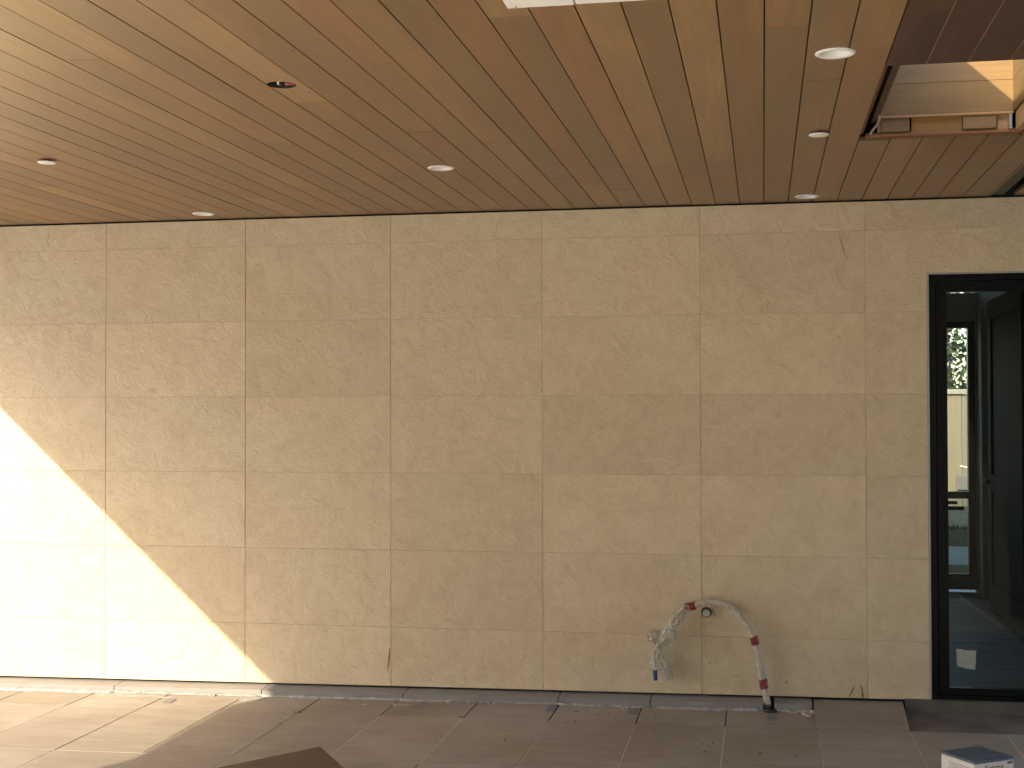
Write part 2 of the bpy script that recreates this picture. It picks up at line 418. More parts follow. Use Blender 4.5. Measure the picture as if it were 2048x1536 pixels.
# white mortar smears at the foot of the curb
bm = bmesh.new(); rr = random.Random(11)
def smear(x0, x1, w, yb, th=0.004, amp=0.5, step=0.012):
    n = max(6, int((x1 - x0) / step)); A = []; B = []
    for i in range(n + 1):
        x = x0 + (x1 - x0) * i / n; e = min(1, i / 3, (n - i) / 3)
        ww = w * e * (1 + amp * mnoise.noise(Vector((x * 9, yb * 5, 1))) + 0.6 * amp * mnoise.noise(Vector((x * 40, yb, 4))))
        y0 = yb - 0.006 * mnoise.noise(Vector((x * 15, 7, 1)))
        h = th * (0.7 + 0.9 * abs(mnoise.noise(Vector((x * 30, 3, 2)))))
        z = fz(x)
        A.append([bm.verts.new((x, y0, z + 0.0005)), bm.verts.new((x, y0 - ww * .25, z + h)), bm.verts.new((x, y0 - max(ww, .003) * .7, z + h * .8)), bm.verts.new((x, y0 - max(ww, 0.004), z + 0.0008))])
    for P, Q in zip(A, A[1:]):
        for k in range(3): bm.faces.new((P[k], P[k + 1], Q[k + 1], Q[k]))
smear(-2.5, 0.15, 0.055, -0.118, 0.014, .3); smear(0.1, 1.08, 0.03, -0.119, 0.010, .5); smear(1.05, 1.95, 0.03, -0.118, 0.012, .4)
smear(1.9, 2.25, 0.035, -0.119, 0.010); smear(2.3, 2.86, 0.014, -0.119, 0.006, .8); smear(2.84, 3.40, 0.042, -0.118, 0.010, .7)
smear(3.38, 4.0, 0.05, -0.118, 0.010, .6); smear(4.06, 4.3, 0.05, -0.119, 0.013, .8)
smear(0.05, 0.45, 0.05, -0.19, 0.003, .9); smear(0.95, 1.12, 0.13, -0.16, 0.004, .5); smear(1.9, 2.02, 0.05, -0.24, 0.005, .8); smear(1.72, 1.78, 0.05, -0.27, 0.005, .8)
smear(4.2, 4.29, 0.08, -0.2, 0.012, .9); smear(0.4, 0.6, 0.03, -0.22, 0.003, .9)
for i in range(70):                                           # lumps
    x = rr.choice([rr.uniform(4.07, 4.28), rr.uniform(3.2, 3.4), rr.uniform(-.6, 1.1), rr.uniform(1.9, 2.5)]); yy = -0.13 - abs(rr.gauss(0, .03)); s = rr.uniform(.004, .013)
    m = Matrix.Translation((x, yy, fz(x) + s * .35)) @ Matrix.Rotation(rr.uniform(0, 6), 4, 'Z') @ Matrix.Diagonal((s * rr.uniform(.8, 1.8), s, s * .8, 1))
    bmesh.ops.create_icosphere(bm, subdivisions=1, radius=1, matrix=m)
tag(link('mortar_smear', mesh_from(bm), MORTAR, smooth=False), 'white mortar squeezed out along the foot of the grey curb', 'mortar', kind='stuff')

# ================================================================== STONE WALL
wall = empty('stone_wall', (2, 0.02, 0)); tag(wall, 'cream limestone slab wall beside the black glass door', 'wall')
backing = box('wall_backing', (-2.742, 0.034, -0.1), (4.905, 0.24, 3.1), DARK, wall)
box('wall_backing', (5.875, 0.034, -0.1), (8.6, 0.24, 3.1), DARK, wall)
box('wall_backing', (4.905, 0.034, 2.43), (5.875, 0.24, 3.1), DARK, wall)
box('joint_filler', (-2.74, 0.0042, 0.09), (4.899, 0.0335, 2.842), FILLER, wall)
box('joint_filler', (4.899, 0.0042, 2.4365), (5.883, 0.0335, 2.842), FILLER, wall)
box('joint_filler', (5.883, 0.0042, 0.09), (8.59, 0.0335, 2.842), FILLER, wall)
ZR = [None, 0.394, 0.8512, 1.3084, 1.7656, 2.2228, 2.68, 2.843]
def zb(x): return fz(x) + 0.054
rs = random.Random(5); g = 0.0010; slabs = {}
for i in range(-3, 10):
    xa, xb = i * 0.914 + 0.0014, (i + 1) * 0.914 - 0.0014
    xb = min(xb, 8.6)
    for j in range(7):
        zt = ZR[j + 1] - g; lo = ZR[j]
        za = (zb(xa) if lo is None else lo + g); zc = (zb(xb) if lo is None else lo + g)
        poly = [(xa, za), (xb, zc), (xb, zt), (xa, zt)]
        D0, D1, DT = 4.900, 5.882, 2.436
        if xb > D0 and xa < D1 and za < DT:
            if zt <= DT + .01:
                if xa < D0: poly = [(xa, za), (D0, za if lo is not None else zb(D0)), (D0, zt), (xa, zt)]
                else: poly = [(D1, za), (xb, zc), (xb, zt), (D1, zt)]
            elif xa < D0: poly = [(xa, za), (D0, za), (D0, DT), (xb, DT), (xb, zt), (xa, zt)]
            else: poly = [(xa, DT), (D1, DT), (D1, za), (xb, za), (xb, zt), (xa, zt)]
        d = rs.uniform(-0.0010, 0.0006)
        slabs[(i, j)] = prism_xz('stone_slab', poly, d, 0.0040, STONE, wall, bevel=0.0009)

# marks on the stone: a rust streak and two scratches, lying on the slab face
def mark(name, pts, w, mat, seed):
    r = random.Random(seed); bm = bmesh.new(); L = []
    for i, (x, z) in enumerate(pts):
        ww = w * (0.35 if i in (0, len(pts) - 1) else r.uniform(.6, 1.2))
        L.append((bm.verts.new((x - ww, -0.0022, z)), bm.verts.new((x + ww, -0.0022, z)), bm.verts.new((x + ww, -0.0008, z)), bm.verts.new((x - ww, -0.0008, z))))
    for A, B in zip(L, L[1:]):
        for k in range(4): bm.faces.new((A[k], B[k], B[(k + 1) % 4], A[(k + 1) % 4]))
    bm.faces.new(L[0]); bm.faces.new(L[-1][::-1])
    o = link(name, mesh_from(bm), mat); setpar(o, wall); return o
mark('rust_streak', [(1.820, 0.268), (1.818, 0.24), (1.815, 0.21), (1.8145, 0.195), (1.811, 0.165), (1.807, 0.136)], 0.0034, RUST, 1)
mark('scratch', [(4.497, 0.14), (4.489, 0.12), (4.479, 0.10), (4.466, 0.078)], 0.0035, DIRT, 2)
mark('scratch', [(4.531, 0.147), (4.538, 0.12), (4.543, 0.095), (4.546, 0.074)], 0.0045, DIRT, 3)
mark('scratch', [(4.535, 0.10), (4.541, 0.086), (4.545, 0.070)], 0.004, DIRT, 4)
mark('scratch', [(4.43, 0.13), (4.415, 0.127), (4.405, 0.124)], 0.003, DIRT, 5)
mark('scratch', [(4.43, 2.655), (4.447, 2.60), (4.458, 2.56), (4.468, 2.535)], 0.004, VEIN, 6)
mark('scratch', [(4.468, 2.54), (4.474, 2.515)], 0.007, VEIN, 7)
mark('scratch', [(3.69, 0.243), (3.70, 0.24), (3.708, 0.236)], 0.004, DIRT, 8)
mark('scratch', [(3.955, 0.475), (3.963, 0.468), (3.97, 0.466)], 0.0035, DIRT, 9)
mark('scratch', [(4.125, 0.154), (4.127, 0.146), (4.126, 0.139)], 0.004, RUST, 10)

# ================================================================== CEILING
TONES = [(0.395, 0.235, 0.112), (0.365, 0.212, 0.103), (0.375, 0.198, 0.098), (0.335, 0.207, 0.107), (0.42, 0.262, 0.130), (0.345, 0.210, 0.110), (0.38, 0.220, 0.106)]
ceil = link('ceiling', mesh_from((lambda b: ([bm_box(b, *q) for q in (((-1.93, YF, 2.992), (4.30, 5.6, 3.10)), ((5.26, YF, 2.992), (8.6, 5.6, 3.10)),
            ((4.30, YF, 2.992), (5.26, -3.2, 3.10)), ((4.30, -1.6, 2.992), (5.26, 5.6, 3.10)))], b)[1])(bmesh.new())), PLY)
tag(ceil, kind='structure')
LIGHTS = [(2.486, -1.449), (0.741, -0.23), (4.245, -3.253), (4.25, -0.198)]
HOLE = (2.318, -3.186)
cut = [(x, y, 0.058) for x, y in LIGHTS] + [(HOLE[0], HOLE[1], 0.052)]
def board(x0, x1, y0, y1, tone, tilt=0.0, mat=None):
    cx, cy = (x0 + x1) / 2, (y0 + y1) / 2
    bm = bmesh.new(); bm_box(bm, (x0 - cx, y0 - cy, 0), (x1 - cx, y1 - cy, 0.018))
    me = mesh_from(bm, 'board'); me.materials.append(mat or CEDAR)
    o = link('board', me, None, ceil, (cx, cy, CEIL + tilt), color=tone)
    hits = [c for c in cut if x0 - c[2] < c[0] < x1 + c[2] and y0 - c[2] < c[1] < y1 + c[2]]
    for hx, hy, hr in hits:
        cm = lathe_bm([(0, -0.05), (hr, -0.05), (hr, 0.08), (0, 0.08)], 48, 'z'); c_me = mesh_from(cm)
        co = bpy.data.objects.new('cutter', c_me); COL.objects.link(co); co.location = (hx, hy, CEIL)
        md = o.modifiers.new('b', 'BOOLEAN'); md.object = co; md.operation = 'DIFFERENCE'; md.solver = 'EXACT'
        bpy.context.view_layer.update()
        new = bpy.data.meshes.new_from_object(o.evaluated_get(bpy.context.evaluated_depsgraph_get()))
        o.modifiers.clear(); o.data = new
        bpy.data.objects.remove(co); bpy.data.meshes.remove(c_me)
    return o
BP = 0.1345; k0 = -44
KNOWN = {-5: [(-1.02, None)], }                      # filled below by column index relative to x=4.016
rb = random.Random(21); last = None
fixed = {-4: (-1.28,), -3: (-0.98,), -1: (-0.25,), -6: (-0.62,), -9: (-3.55, -2.0), -13: (-2.9,), -8: (-1.05,), 1: (-0.42,), -20: (-1.9,), -27: (-2.3,), -16: (-2.2,)}
for k in range(-44, 34):
    xa = 4.016 + k * BP + 0.0022; xb = xa + BP - 0.0044
    if k == -44: xa = -1.925
    ys = [-0.018]; y = -0.018
    cuts = list(fixed.get(k, ())); 
    if not cuts:
        y = -rb.uniform(0.6, 4.2); cuts = [y]
    while cuts[-1] > YF + 1: cuts.append(cuts[-1] - rb.uniform(2.4, 4.8))
    cuts[-1] = YF + .03; cuts = sorted(cuts, reverse=True)
    segs = []; prev = -0.007
    for c in cuts: segs.append((c + 0.0007, prev - 0.0007)); prev = c
    for (s0, s1) in segs:
        t = rb.choice(TONES)
        while t is last: t = rb.choice(TONES)
        last = t; f = rb.uniform(0.83, 1.14); t2 = (t[0] * f * 1.05, t[1] * f, t[2] * f * 0.88)
        if k < -25: t2 = tuple(v * 1.06 for v in t2)
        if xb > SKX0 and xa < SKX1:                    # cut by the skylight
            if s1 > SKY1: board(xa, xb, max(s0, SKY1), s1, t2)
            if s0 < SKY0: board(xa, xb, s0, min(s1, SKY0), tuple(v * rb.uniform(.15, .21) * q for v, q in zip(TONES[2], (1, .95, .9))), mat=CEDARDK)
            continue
        if abs(xa - 5.239) < 0.08 or (xa < 5.275 < xb):   # the dark channel runs in this strip
            if k < 100 and xa < 5.243 < xb:
                board(xa, 5.2415, s0, s1, t2)
                continue
        if xa < 5.307 < xb and xa > 5.23:
            board(5.309, xb, s0, s1, t2); continue
        board(xa, xb, s0, s1, t2, rb.uniform(-.0006, .0006))
# pale strips imitating light that leaks through the grooves of the dark boards
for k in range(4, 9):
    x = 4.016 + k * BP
    box('gap_light_strip', (x - .0012, YF + .1, CEIL - .0003), (x + .0012, SKY0 - .002, CEIL + .012), RAWWOOD, ceil, (0.26, .18, .10))
# nail heads in rows on the boards
bm = bmesh.new(); rn = random.Random(9)
for y in (-3.05, -3.62, -1.95):
    for k in range(-42, -8):
        if rn.random() < .7: continue
        x = 4.016 + k * BP + rn.choice((0.018, -0.018)) + rn.uniform(-.004, .004); yy = y + rn.uniform(-.02, .02)
        if any((x - c[0]) ** 2 + (yy - c[1]) ** 2 < .01 for c in cut): continue
        bm_box(bm, (x - .002, yy - .002, CEIL - 0.0012), (x + .002, yy + .002, CEIL + 0.002))
nl = link('nail_heads', mesh_from(bm), SPECK, ceil); tag(nl, kind='stuff')
fascia = empty('roof_edge', (-1.95, -5, 2.85)); tag(fascia, 'wooden fascia closing the open side of the patio roof', 'fascia')
box('fascia_board', (-1.952, -5.41, 2.845), (-1.926, 5.6, 3.12), CEDAR, fascia, color=TONES[1])
box('fascia_board', (-1.952, YF, 2.700), (-1.926, -5.412, 3.12), CEDAR, fascia, color=TONES[1])

box('fascia_board', (-1.952, YF - .026, 2.845), (8.6, YF - .0005, 3.12), CEDAR, fascia, color=TONES[1])

# dark linear channel in the ceiling near the door
ch = empty('ceiling_channel', (5.275, -2.5, CEIL)); tag(ch, 'dark linear channel set flush into the wooden ceiling above the door', 'channel')
for (ya, yb_) in ((-0.02, -0.60), (-0.604, -2.4), (-2.404, -4.6), (-4.604, YF + .05)):
    box('channel_strip', (5.2435, yb_, CEIL + 0.004), (5.3065, ya, CEIL + 0.015), GREYAL, ch)

# ================================================================== CEILING FITTINGS
def downlight(x, y, label):
    t = empty('recessed_light', (x, y, CEIL)); tag(t, label, 'light', 'white recessed downlights')
    lathe('trim_ring', [(0.046, 0.0005), (0.050, -0.004), (0.060, -0.0045), (0.065, -0.002), (0.0655, 0.0005)], WHITE, t, seg=48)
    rf_ = lathe('reflector', [(0.046, 0.0005), (0.043, 0.012), (0.036, 0.04), (0.034, 0.046)], WHITE, t, seg=48)
    lathe('lens', [(0.034, 0.046), (0.02, 0.044), (0, 0.0435)], m_lens, rf_, seg=48)
    lathe('housing', [(0.056, 0.0185), (0.056, 0.10), (0, 0.10)], STEEL, t, seg=32)
m_lens = m_plain('frosted_lens', (0.7, 0.68, 0.62), 0.35, 0.02, 8)
downlight(*LIGHTS[0], 'white recessed downlight in the mid ceiling, nearest the uncovered wire hole')
downlight(*LIGHTS[1], 'white recessed downlight close to the stone wall above the sunlit corner')
downlight(*LIGHTS[2], 'white recessed downlight beside the skylight opening, farthest from stone wall')
downlight(*LIGHTS[3], 'white recessed downlight close to the stone wall, near the glass door')
def blank(x, y, label):
    t = empty('blank_cover', (x, y, CEIL)); tag(t, label, 'cover', 'flat white ceiling covers')
    lathe('disc', [(0, -0.0135), (0.038, -0.0135), (0.0425, -0.011), (0.0425, -0.008), (0, -0.008)], WHITE, t, seg=40)
    lathe('stem', [(0.022, -0.0085), (0.022, 0.006)], RUBBER, t, seg=24)
blank(0.733, -2.0, 'small flat white cover disc on ceiling boards toward the sunlit side')
blank(4.244, -1.955, 'small flat white cover disc on ceiling boards beside the skylight')
h = empty('open_light_hole', (HOLE[0], HOLE[1], CEIL)); tag(h, 'uncovered round ceiling hole with red and white wires hanging inside', 'ceiling hole')
lathe('housing', [(0.0518, 0.0008), (0.0522, 0.125), (0, 0.125)], RUBBER, h, seg=40)
tube('white_wire', spline([(-0.024, 0.046, 0.014), (-0.014, 0.0, 0.006), (-0.002, -0.03, 0.002), (0.006, -0.046, 0.008)], 16), 0.0034, WHITE, h, 8)
for q, (a, b, c) in enumerate((((0.010, 0.04, 0.03), (0.016, 0.012, 0.006), (0.026, -0.020, 0.004)), ((0.02, 0.036, 0.03), (0.032, 0.006, 0.004), (0.020, -0.016, 0.012)), ((0.028, 0.03, 0.02), (0.040, 0.012, 0.006), (0.036, -0.012, 0.012)))):
    tube('red_wire', spline([a, b, c], 12), 0.0055, m_plain('red_wire', (0.50, 0.10, 0.09), 0.5), h, 8)
tube('wire_connector', [Vector((0.006, -0.038, 0.008)), Vector((0.022, -0.046, 0.006))], 0.006, m_plain('tan_connector', (0.5, 0.36, 0.22), 0.5), h, 10)

pn = empty('ceiling_panel', (3.6, -4.4, CEIL)); tag(pn, 'white metal panel fixed flat under the wooden ceiling', 'panel')
box('plate', (3.298, -4.75, CEIL - 0.022), (3.4905, -4.013, CEIL - 0.001), WHITE, pn, bevel=0.0015)
box('plate', (3.4945, -4.75, CEIL - 0.020), (3.90, -4.011, CEIL - 0.001), WHITE, pn, bevel=0.0015)
for (x, y) in ((3.324, -4.03), (3.88, -4.03)): lathe('screw', [(0, -0.0245), (0.004, -0.0245), (0.0045, -0.021)], STEEL, pn, (x - 3.6, y + 4.4, 0.0), 16)

# ================================================================== SKYLIGHT
sky = empty('skylight_shaft', (4.77, -2.4, CEIL)); tag(sky, 'open wood lined skylight shaft cut through the cedar ceiling', 'skylight')
LX0, LX1, LY0, LY1, LZ0, LZ1 = 4.496, 5.052, -3.02, -1.80, 2.942, 3.50
tl = (0.235, 0.130, 0.024)
zz = [LZ0, 3.0755, 3.209, 3.3425, LZ1]
for a, b in zip(zz, zz[1:]):
    f = random.uniform(.92, 1.06); c = tuple(v * f for v in tl)
    box('lining_board', (LX0, LY1, a + .0008), (LX1, LY1 + 0.02, b - .0008), CEDARX, sky, c)
    box('lining_board', (LX0, LY0 - 0.02, a + .0008), (LX1, LY0, b - .0008), CEDARX, sky, c)
    box('lining_board', (LX1 + .0005, LY0 - 0.02, a + .0008), (LX1 + 0.02, LY1 + 0.02, b - .0008), CEDAR, sky, c)
    box('lining_board', (LX0 - 0.02, LY0 - 0.02, a + .0008), (LX0 - .0005, LY1 + 0.02, b - .0008), CEDAR, sky, c)
# outer upstand
for a, b in (((4.30, -1.775, 3.0), (5.26, -1.60, 3.50)), ((4.30, -3.20, 3.0), (5.26, -3.045, 3.50)), ((4.30, -3.045, 3.0), (4.475, -1.775, 3.50)), ((5.074, -3.045, 3.0), (5.26, -1.775, 3.50))):
    box('upstand', a, b, PLY, sky)
raw = (0.46, 0.265, 0.115)
# raw framing under the lining on the wall side
for (a, b, dy, col) in ((4.498, 4.512, 0.0, (0.30, .17, .07)), (4.513, 4.63, -0.012, (0.17, .10, .04)), (4.64, 4.848, 0.010, (0.33, .17, .04)), (4.85, 4.985, -0.014, (0.22, .13, .05)), (4.992, 5.05, 0.012, (0.5, .3, .13))):
    box('framing_block', (a, -1.772 + dy, 2.876), (b, -1.74 + dy, 2.9405), RAWWOOD, sky, col)
box('framing_strip', (4.447, -1.782, 2.858), (5.09, -1.737, 2.8645), RAWWOOD, sky, (0.26, .11, .045))
box('framing_strip', (4.45, -1.765, 2.8655), (5.09, -1.738, 2.8755), RAWWOOD, sky, (0.36, .18, .07))
box('framing_strip', (4.496, -1.80, 2.933), (5.052, -1.775, 2.9415), RAWWOOD, sky, (0.40, .24, .11))
# splintered side of the hole
box('framing_side', (4.470, -3.03, 2.915), (4.4955, -1.785, 2.94), RAWWOOD, sky, (0.10, .055, .025))
box('framing_side', (4.4215, -3.03, 2.8695), (4.436, -1.79, 2.885), RAWWOOD, sky, (0.16, .085, .04))
box('framing_side', (5.062, -3.03, 2.862), (5.10, -1.79, 2.9405), RAWWOOD, sky, (0.42, .25, .11))
box('framing_front', (4.452, -3.06, 2.8765), (5.10, -3.03, 2.94), RAWWOOD, sky, (0.3, .17, .08))
tube('loose_strip', spline([(4.468 - 4.77, -1.80 + 2.4, 2.866 - CEIL), (4.483 - 4.77, -1.86 + 2.4, 2.884 - CEIL), (4.494 - 4.77, -1.93 + 2.4, 2.91 - CEIL), (4.495 - 4.77, -1.97 + 2.4, 2.935 - CEIL)], 14), lambda u, a: 0.006 + .003 * math.sin(u * 9 + a), m_plain('weathered_strip', (0.36, .30, .22), .8, .2, 30), sky, 8)
box('steel_bracket', (5.035, -1.795, 2.868), (5.047, -1.755, 2.94), STEEL, sky)

# ================================================================== BLACK GLASS DOOR
door = empty('glass_door', (5.39, 0.02, 0.07)); tag(door, 'black framed glass door set in the stone wall', 'door')
X0, X1, ZB, ZT = 4.9125, 5.8695, 0.082, 2.4255
fy0, fy1 = 0.004, 0.10
fr = 0.034
box('door_frame', (X0, fy0, ZB), (X0 + fr, fy1, ZT), BLACKAL, door, bevel=0.002)
box('door_frame', (X1 - fr, fy0, ZB), (X1, fy1, ZT), BLACKAL, door, bevel=0.002)
box('door_frame', (X0 + fr + .0005, fy0, ZT - fr), (X1 - fr - .0005, fy1, ZT), BLACKAL, door, bevel=0.002)
box('threshold', (X0 + fr + .0005, fy0, ZB), (X1 - fr - .0005, fy1, ZB + 0.022), BLACKAL, door, bevel=0.002)
sx0, sx1, sz0, sz1 = X0 + fr + 0.004, X1 - fr - 0.004, ZB + 0.026, ZT - fr - 0.004
box('stile', (sx0, 0.012, sz0), (sx0 + 0.058, 0.072, sz1), BLACKAL, door, bevel=0.002)
box('stile', (sx1 - 0.058, 0.012, sz0), (sx1, 0.072, sz1), BLACKAL, door, bevel=0.002)
box('rail', (sx0 + .0585, 0.012, sz1 - 0.058), (sx1 - .0585, 0.072, sz1), BLACKAL, door, bevel=0.002)
box('rail', (sx0 + .0585, 0.012, sz0), (sx1 - .0585, 0.072, sz0 + 0.036), BLACKAL, door, bevel=0.002)
box('pane', (sx0 + 0.0585, 0.040, sz0 + 0.0365), (sx1 - 0.0585, 0.046, sz1 - 0.0585), GLASS, door)
hd = box('handle_plate', (4.966, 0.006, 1.085), (4.994, 0.0115, 1.185), BLACKAL, door, bevel=0.002)
def sub(o, part):
    setpar(o, part); return o
sub(box('lever', (4.968, -0.055, 1.127), (5.085, -0.04, 1.147), BLACKAL, None, bevel=0.004), hd)
sub(tube('spindle', [Vector((4.98, 0.0075, 1.138)), Vector((4.98, -0.0545, 1.138))], 0.009, BLACKAL, None, 14), hd)
ld2 = box('inner_handle', (4.972, 0.105, 1.147), (5.07, 0.12, 1.165), BLACKAL, door, bevel=0.003)
box('inner_spindle', (4.972, 0.071, 1.149), (4.99, 0.106, 1.163), BLACKAL, door)
# sealant round the frame
box('sealant', (4.9005, -0.0005, zb(4.9)), (4.912, 0.03, 2.437), SEAL, door)
box('sealant', (5.870, -0.0005, zb(5.87)), (5.8815, 0.03, 2.437), SEAL, door)
box('sealant', (4.9125, -0.0005, 2.426), (5.8695, 0.03, 2.4355), SEAL, door)
sill = box('door_sill', (4.77, -0.03, 0.0), (6.2, 0.06, 0.080), m_plain('rough_concrete', (0.13, 0.11, 0.085), 0.95, 0.25, 9, 0.6)); tag(sill, 'rough grey concrete sill under the black glass door', 'sill')
# paper sticker on the pane
st = quad_slab('paper_sticker', [(5.048, 0.0396, 0.356), (5.154, 0.0396, 0.353), (5.147, 0.0396, 0.243), (5.05, 0.0396, 0.259)], 0.0, PAPER)
bpy.data.objects.remove(st)
bm = bmesh.new(); P = [(5.048, 0.356), (5.08, 0.353), (5.10, 0.347), (5.154, 0.349), (5.151, 0.30), (5.147, 0.243), (5.10, 0.248), (5.05, 0.262)]
a = [bm.verts.new((x - 5.1, -0.0007, z - 0.3)) for x, z in P]; b = [bm.verts.new((x - 5.1, 0.0007, z - 0.3)) for x, z in P]
bm.faces.new(a); bm.faces.new(b[::-1])
for i in range(len(P)): bm.faces.new((a[i], b[i], b[(i + 1) % len(P)], a[(i + 1) % len(P)]))
tag(link('paper_sticker', mesh_from(bm), PAPER, None, (5.1, 0.0393, 0.3)), 'torn pale paper sticker near the bottom of the door glass', 'sticker')

# ================================================================== ROOM BEHIND THE DOOR
room = empty('house_interior', (5, 2.4, 0.07)); tag(room, 'dim painted room seen through the glass door', 'room')
FZ = 0.07
inf = box('interior_floor', (2.6, 0.241, -0.1), (8.6, 4.60, FZ - .012), DARK); tag(inf, kind='structure')
rp = random.Random(31); y = 0.242
while y < 4.59:
    d = min(rp.uniform(.17, .21), 4.598 - y); x = 2.6 + rp.uniform(-1.5, 0)
    while x < 6.2:
        L = rp.uniform(1.4, 2.2); a, b = max(x, 2.605), min(x + L, 6.2)
        if b - a > .05: box('plank', (a + .001, y + .0015, FZ - .0115), (b - .001, y + d - .0015, FZ + rp.uniform(-.001, .001)), INFLOOR, inf)
        x += L
    y += d
box('room_wall', (2.5, 0.24, -0.1), (2.6, 4.72, 2.99), ROOM, room)
box('far_wall', (2.6, 4.60, -0.1), (2.90, 4.72, 2.99), ROOM, room)
box('far_wall', (4.70, 4.60, -0.1), (4.80, 4.72, 2.99), ROOM, room)
box('far_wall', (2.9005, 4.60, 2.44), (4.6995, 4.72, 2.99), ROOM, room)
box('far_wall', (2.9005, 4.60, -0.1), (4.6995, 4.72, 0.10), ROOM, room)
box('added_window_frame', (2.9005, 4.62, 0.1005), (2.95, 4.69, 2.4395), GREYAL, room)  # unseen window added in the far wall to brighten the room
box('added_window_frame', (4.65, 4.62, 0.1005), (4.6995, 4.69, 2.4395), GREYAL, room)
box('added_window_pane', (2.9505, 4.65, 0.1005), (4.6495, 4.656, 2.4395), FGLASS, room)
box('far_wall', (5.835, 4.60, -0.1), (8.6, 4.72, 2.99), ROOM, room)
box('far_wall', (4.8005, 4.60, 2.44), (5.8345, 4.72, 2.69), ROOM, room)
box('far_wall', (4.8005, 4.60, 2.96), (5.8345, 4.72, 2.99), ROOM, room)
box('side_wall', (5.85, 4.262, 0.0), (5.97, 4.598, 2.99), ROOM, room)
box('side_wall', (5.85, 0.26, 0.0), (5.97, 3.86, 2.99), ROOM, room)
box('side_wall', (5.85, 3.862, 2.44), (5.97, 4.26, 2.99), ROOM, room)
box('casing', (5.83, 3.80, 0.07), (5.849, 3.88, 2.52), PLASTER, room)
box('casing', (5.83, 4.245, 0.07), (5.849, 4.32, 2.52), PLASTER, room)
box('inner_wall', (7.5, 0.26, 0.0), (7.6, 4.598, 2.99), DARK, room)
box('inner_skirting', (5.836, 4.33, 0.072), (5.849, 4.597, 0.17), PLASTER, room)
# far glazed door
fd = empty('far_glazed_door', (5.3, 4.62, 0.07)); tag(fd, 'far glazed door with a middle rail, across the dim room', 'door')
box('door_frame', (5.775, 4.61, 0.09), (5.833, 4.69, 2.438), FRAMEGREY, fd)
box('door_frame', (4.802, 4.61, 0.09), (4.86, 4.69, 2.438), FRAMEGREY, fd)
box('door_frame', (4.8605, 4.61, 2.385), (5.7745, 4.69, 2.438), FRAMEGREY, fd)
box('middle_rail', (4.8605, 4.615, 0.885), (5.7745, 4.685, 0.945), FRAMEGREY, fd)
box('bottom_rail', (4.8605, 4.615, 0.09), (5.7745, 4.685, 0.225), FRAMEGREY, fd)
box('protective_film', (4.8605, 4.606, 0.115), (5.86, 4.609, 0.205), BLUEFILM, fd)
box('pane', (4.8605, 4.645, 0.9455), (5.7745, 4.651, 2.3845), FGLASS, fd)
box('pane', (4.8605, 4.645, 0.2255), (5.7745, 4.651, 0.8845), m_glass('lower_glass', (0.66, 0.70, 0.66), 1.0), fd)
box('transom_pane', (4.802, 4.645, 2.6905), (5.833, 4.651, 2.9595), FGLASS, fd)
# open brown door leaf standing in the room
dl = empty('wooden_door', (5.79, 2.4, 0.08)); tag(dl, 'dark stained wooden panel door standing open inside the room', 'door')
wc = (0.045, 0.028, 0.013); wd = (0.034, 0.020, 0.009)
box('stile', (5.765, 3.36, 0.072), (5.812, 3.50, 2.53), WALNUT, dl, wc)
box('stile', (5.765, 2.05, 0.072), (5.812, 2.19, 2.53), WALNUT, dl, wc)
box('rail', (5.765, 2.1905, 0.072), (5.812, 3.3595, 0.31), WALNUT, dl, wc)
box('rail', (5.765, 2.1905, 1.02), (5.812, 3.3595, 1.16), WALNUT, dl, wc)
box('rail', (5.765, 2.1905, 2.38), (5.812, 3.3595, 2.53), WALNUT, dl, wc)
box('panel', (5.779, 2.191, 0.3105), (5.800, 3.359, 1.0195), WALNUT, dl, wd)
box('panel', (5.779, 2.191, 1.1605), (5.800, 3.359, 2.3795), WALNUT, dl, wd)
tube('knob', [Vector((-0.025, 1.04, 1.02)), Vector((-0.075, 1.04, 1.02))], 0.016, STEEL, dl, 12)
# seam tape on the floor paper
quad = quad_slab('floor_tape', [(5.60, 4.55, 0.074), (5.66, 4.55, 0.074), (5.745, 2.60, 0.074), (5.70, 2.60, 0.074)], 0.002, m_plain('pale_tape', (0.36, 0.35, 0.32), 0.6, 0.1, 10))
tag(quad, 'strip of pale tape along the protected floor inside the room', 'tape')

# ================================================================== FENCE, TREE beyond the house
fence = empty('board_fence', (6.6, 11.0, 0.375)); tag(fence, 'weathered vertical board fence with a pale cap, behind the house', 'fence')
rf = random.Random(4); x = 3.0
xs = [6.605 - 0.195 * k for k in range(18, 0, -1)] + [6.605 + 0.195 * k for k in range(0, 18)]
for a, b in zip(xs, xs[1:]):
    box('fence_board', (a + .003, 11.0 + rf.uniform(0, .004), 0.36), (b - .003, 11.022, 1.855), FENCE, fence)
box('cap_rail', (xs[0], 10.955, 1.862), (xs[-1], 11.06, 1.925), m_plain('pale_cap', (0.34, 0.32, 0.28), 0.8, 0.12, 6), fence)
box('back_rail', (xs[0], 11.023, 1.5), (xs[-1], 11.06, 1.6), FENCE, fence)
kn = lathe('knot', [(0, -0.003), (0.010, -0.003), (0.013, 0.001)], SPECK, None, (6.69, 10.9995, 1.38), 16, 'y'); setpar(kn, fence)
ub = empty('utility_box', (6.607, 10.96, 0.675)); tag(ub, 'small grey utility box mounted low on the board fence', 'utility box')
box('case', (6.527, 10.93, 0.588), (6.688, 10.999, 0.768), GREYTAPE, ub, bevel=.006)
box('latch', (6.672, 10.92, 0.575), (6.70, 10.9995, 0.60), RUBBER, ub)
rope = tube('rope', spline([(6.58, 10.992, 0.905), (6.66, 10.99, 0.885), (6.80, 10.99, 0.88), (7.2, 10.99, 0.92)], 20), 0.009, WHITE); tag(rope, 'white rope stretched across the fence boards', 'rope')

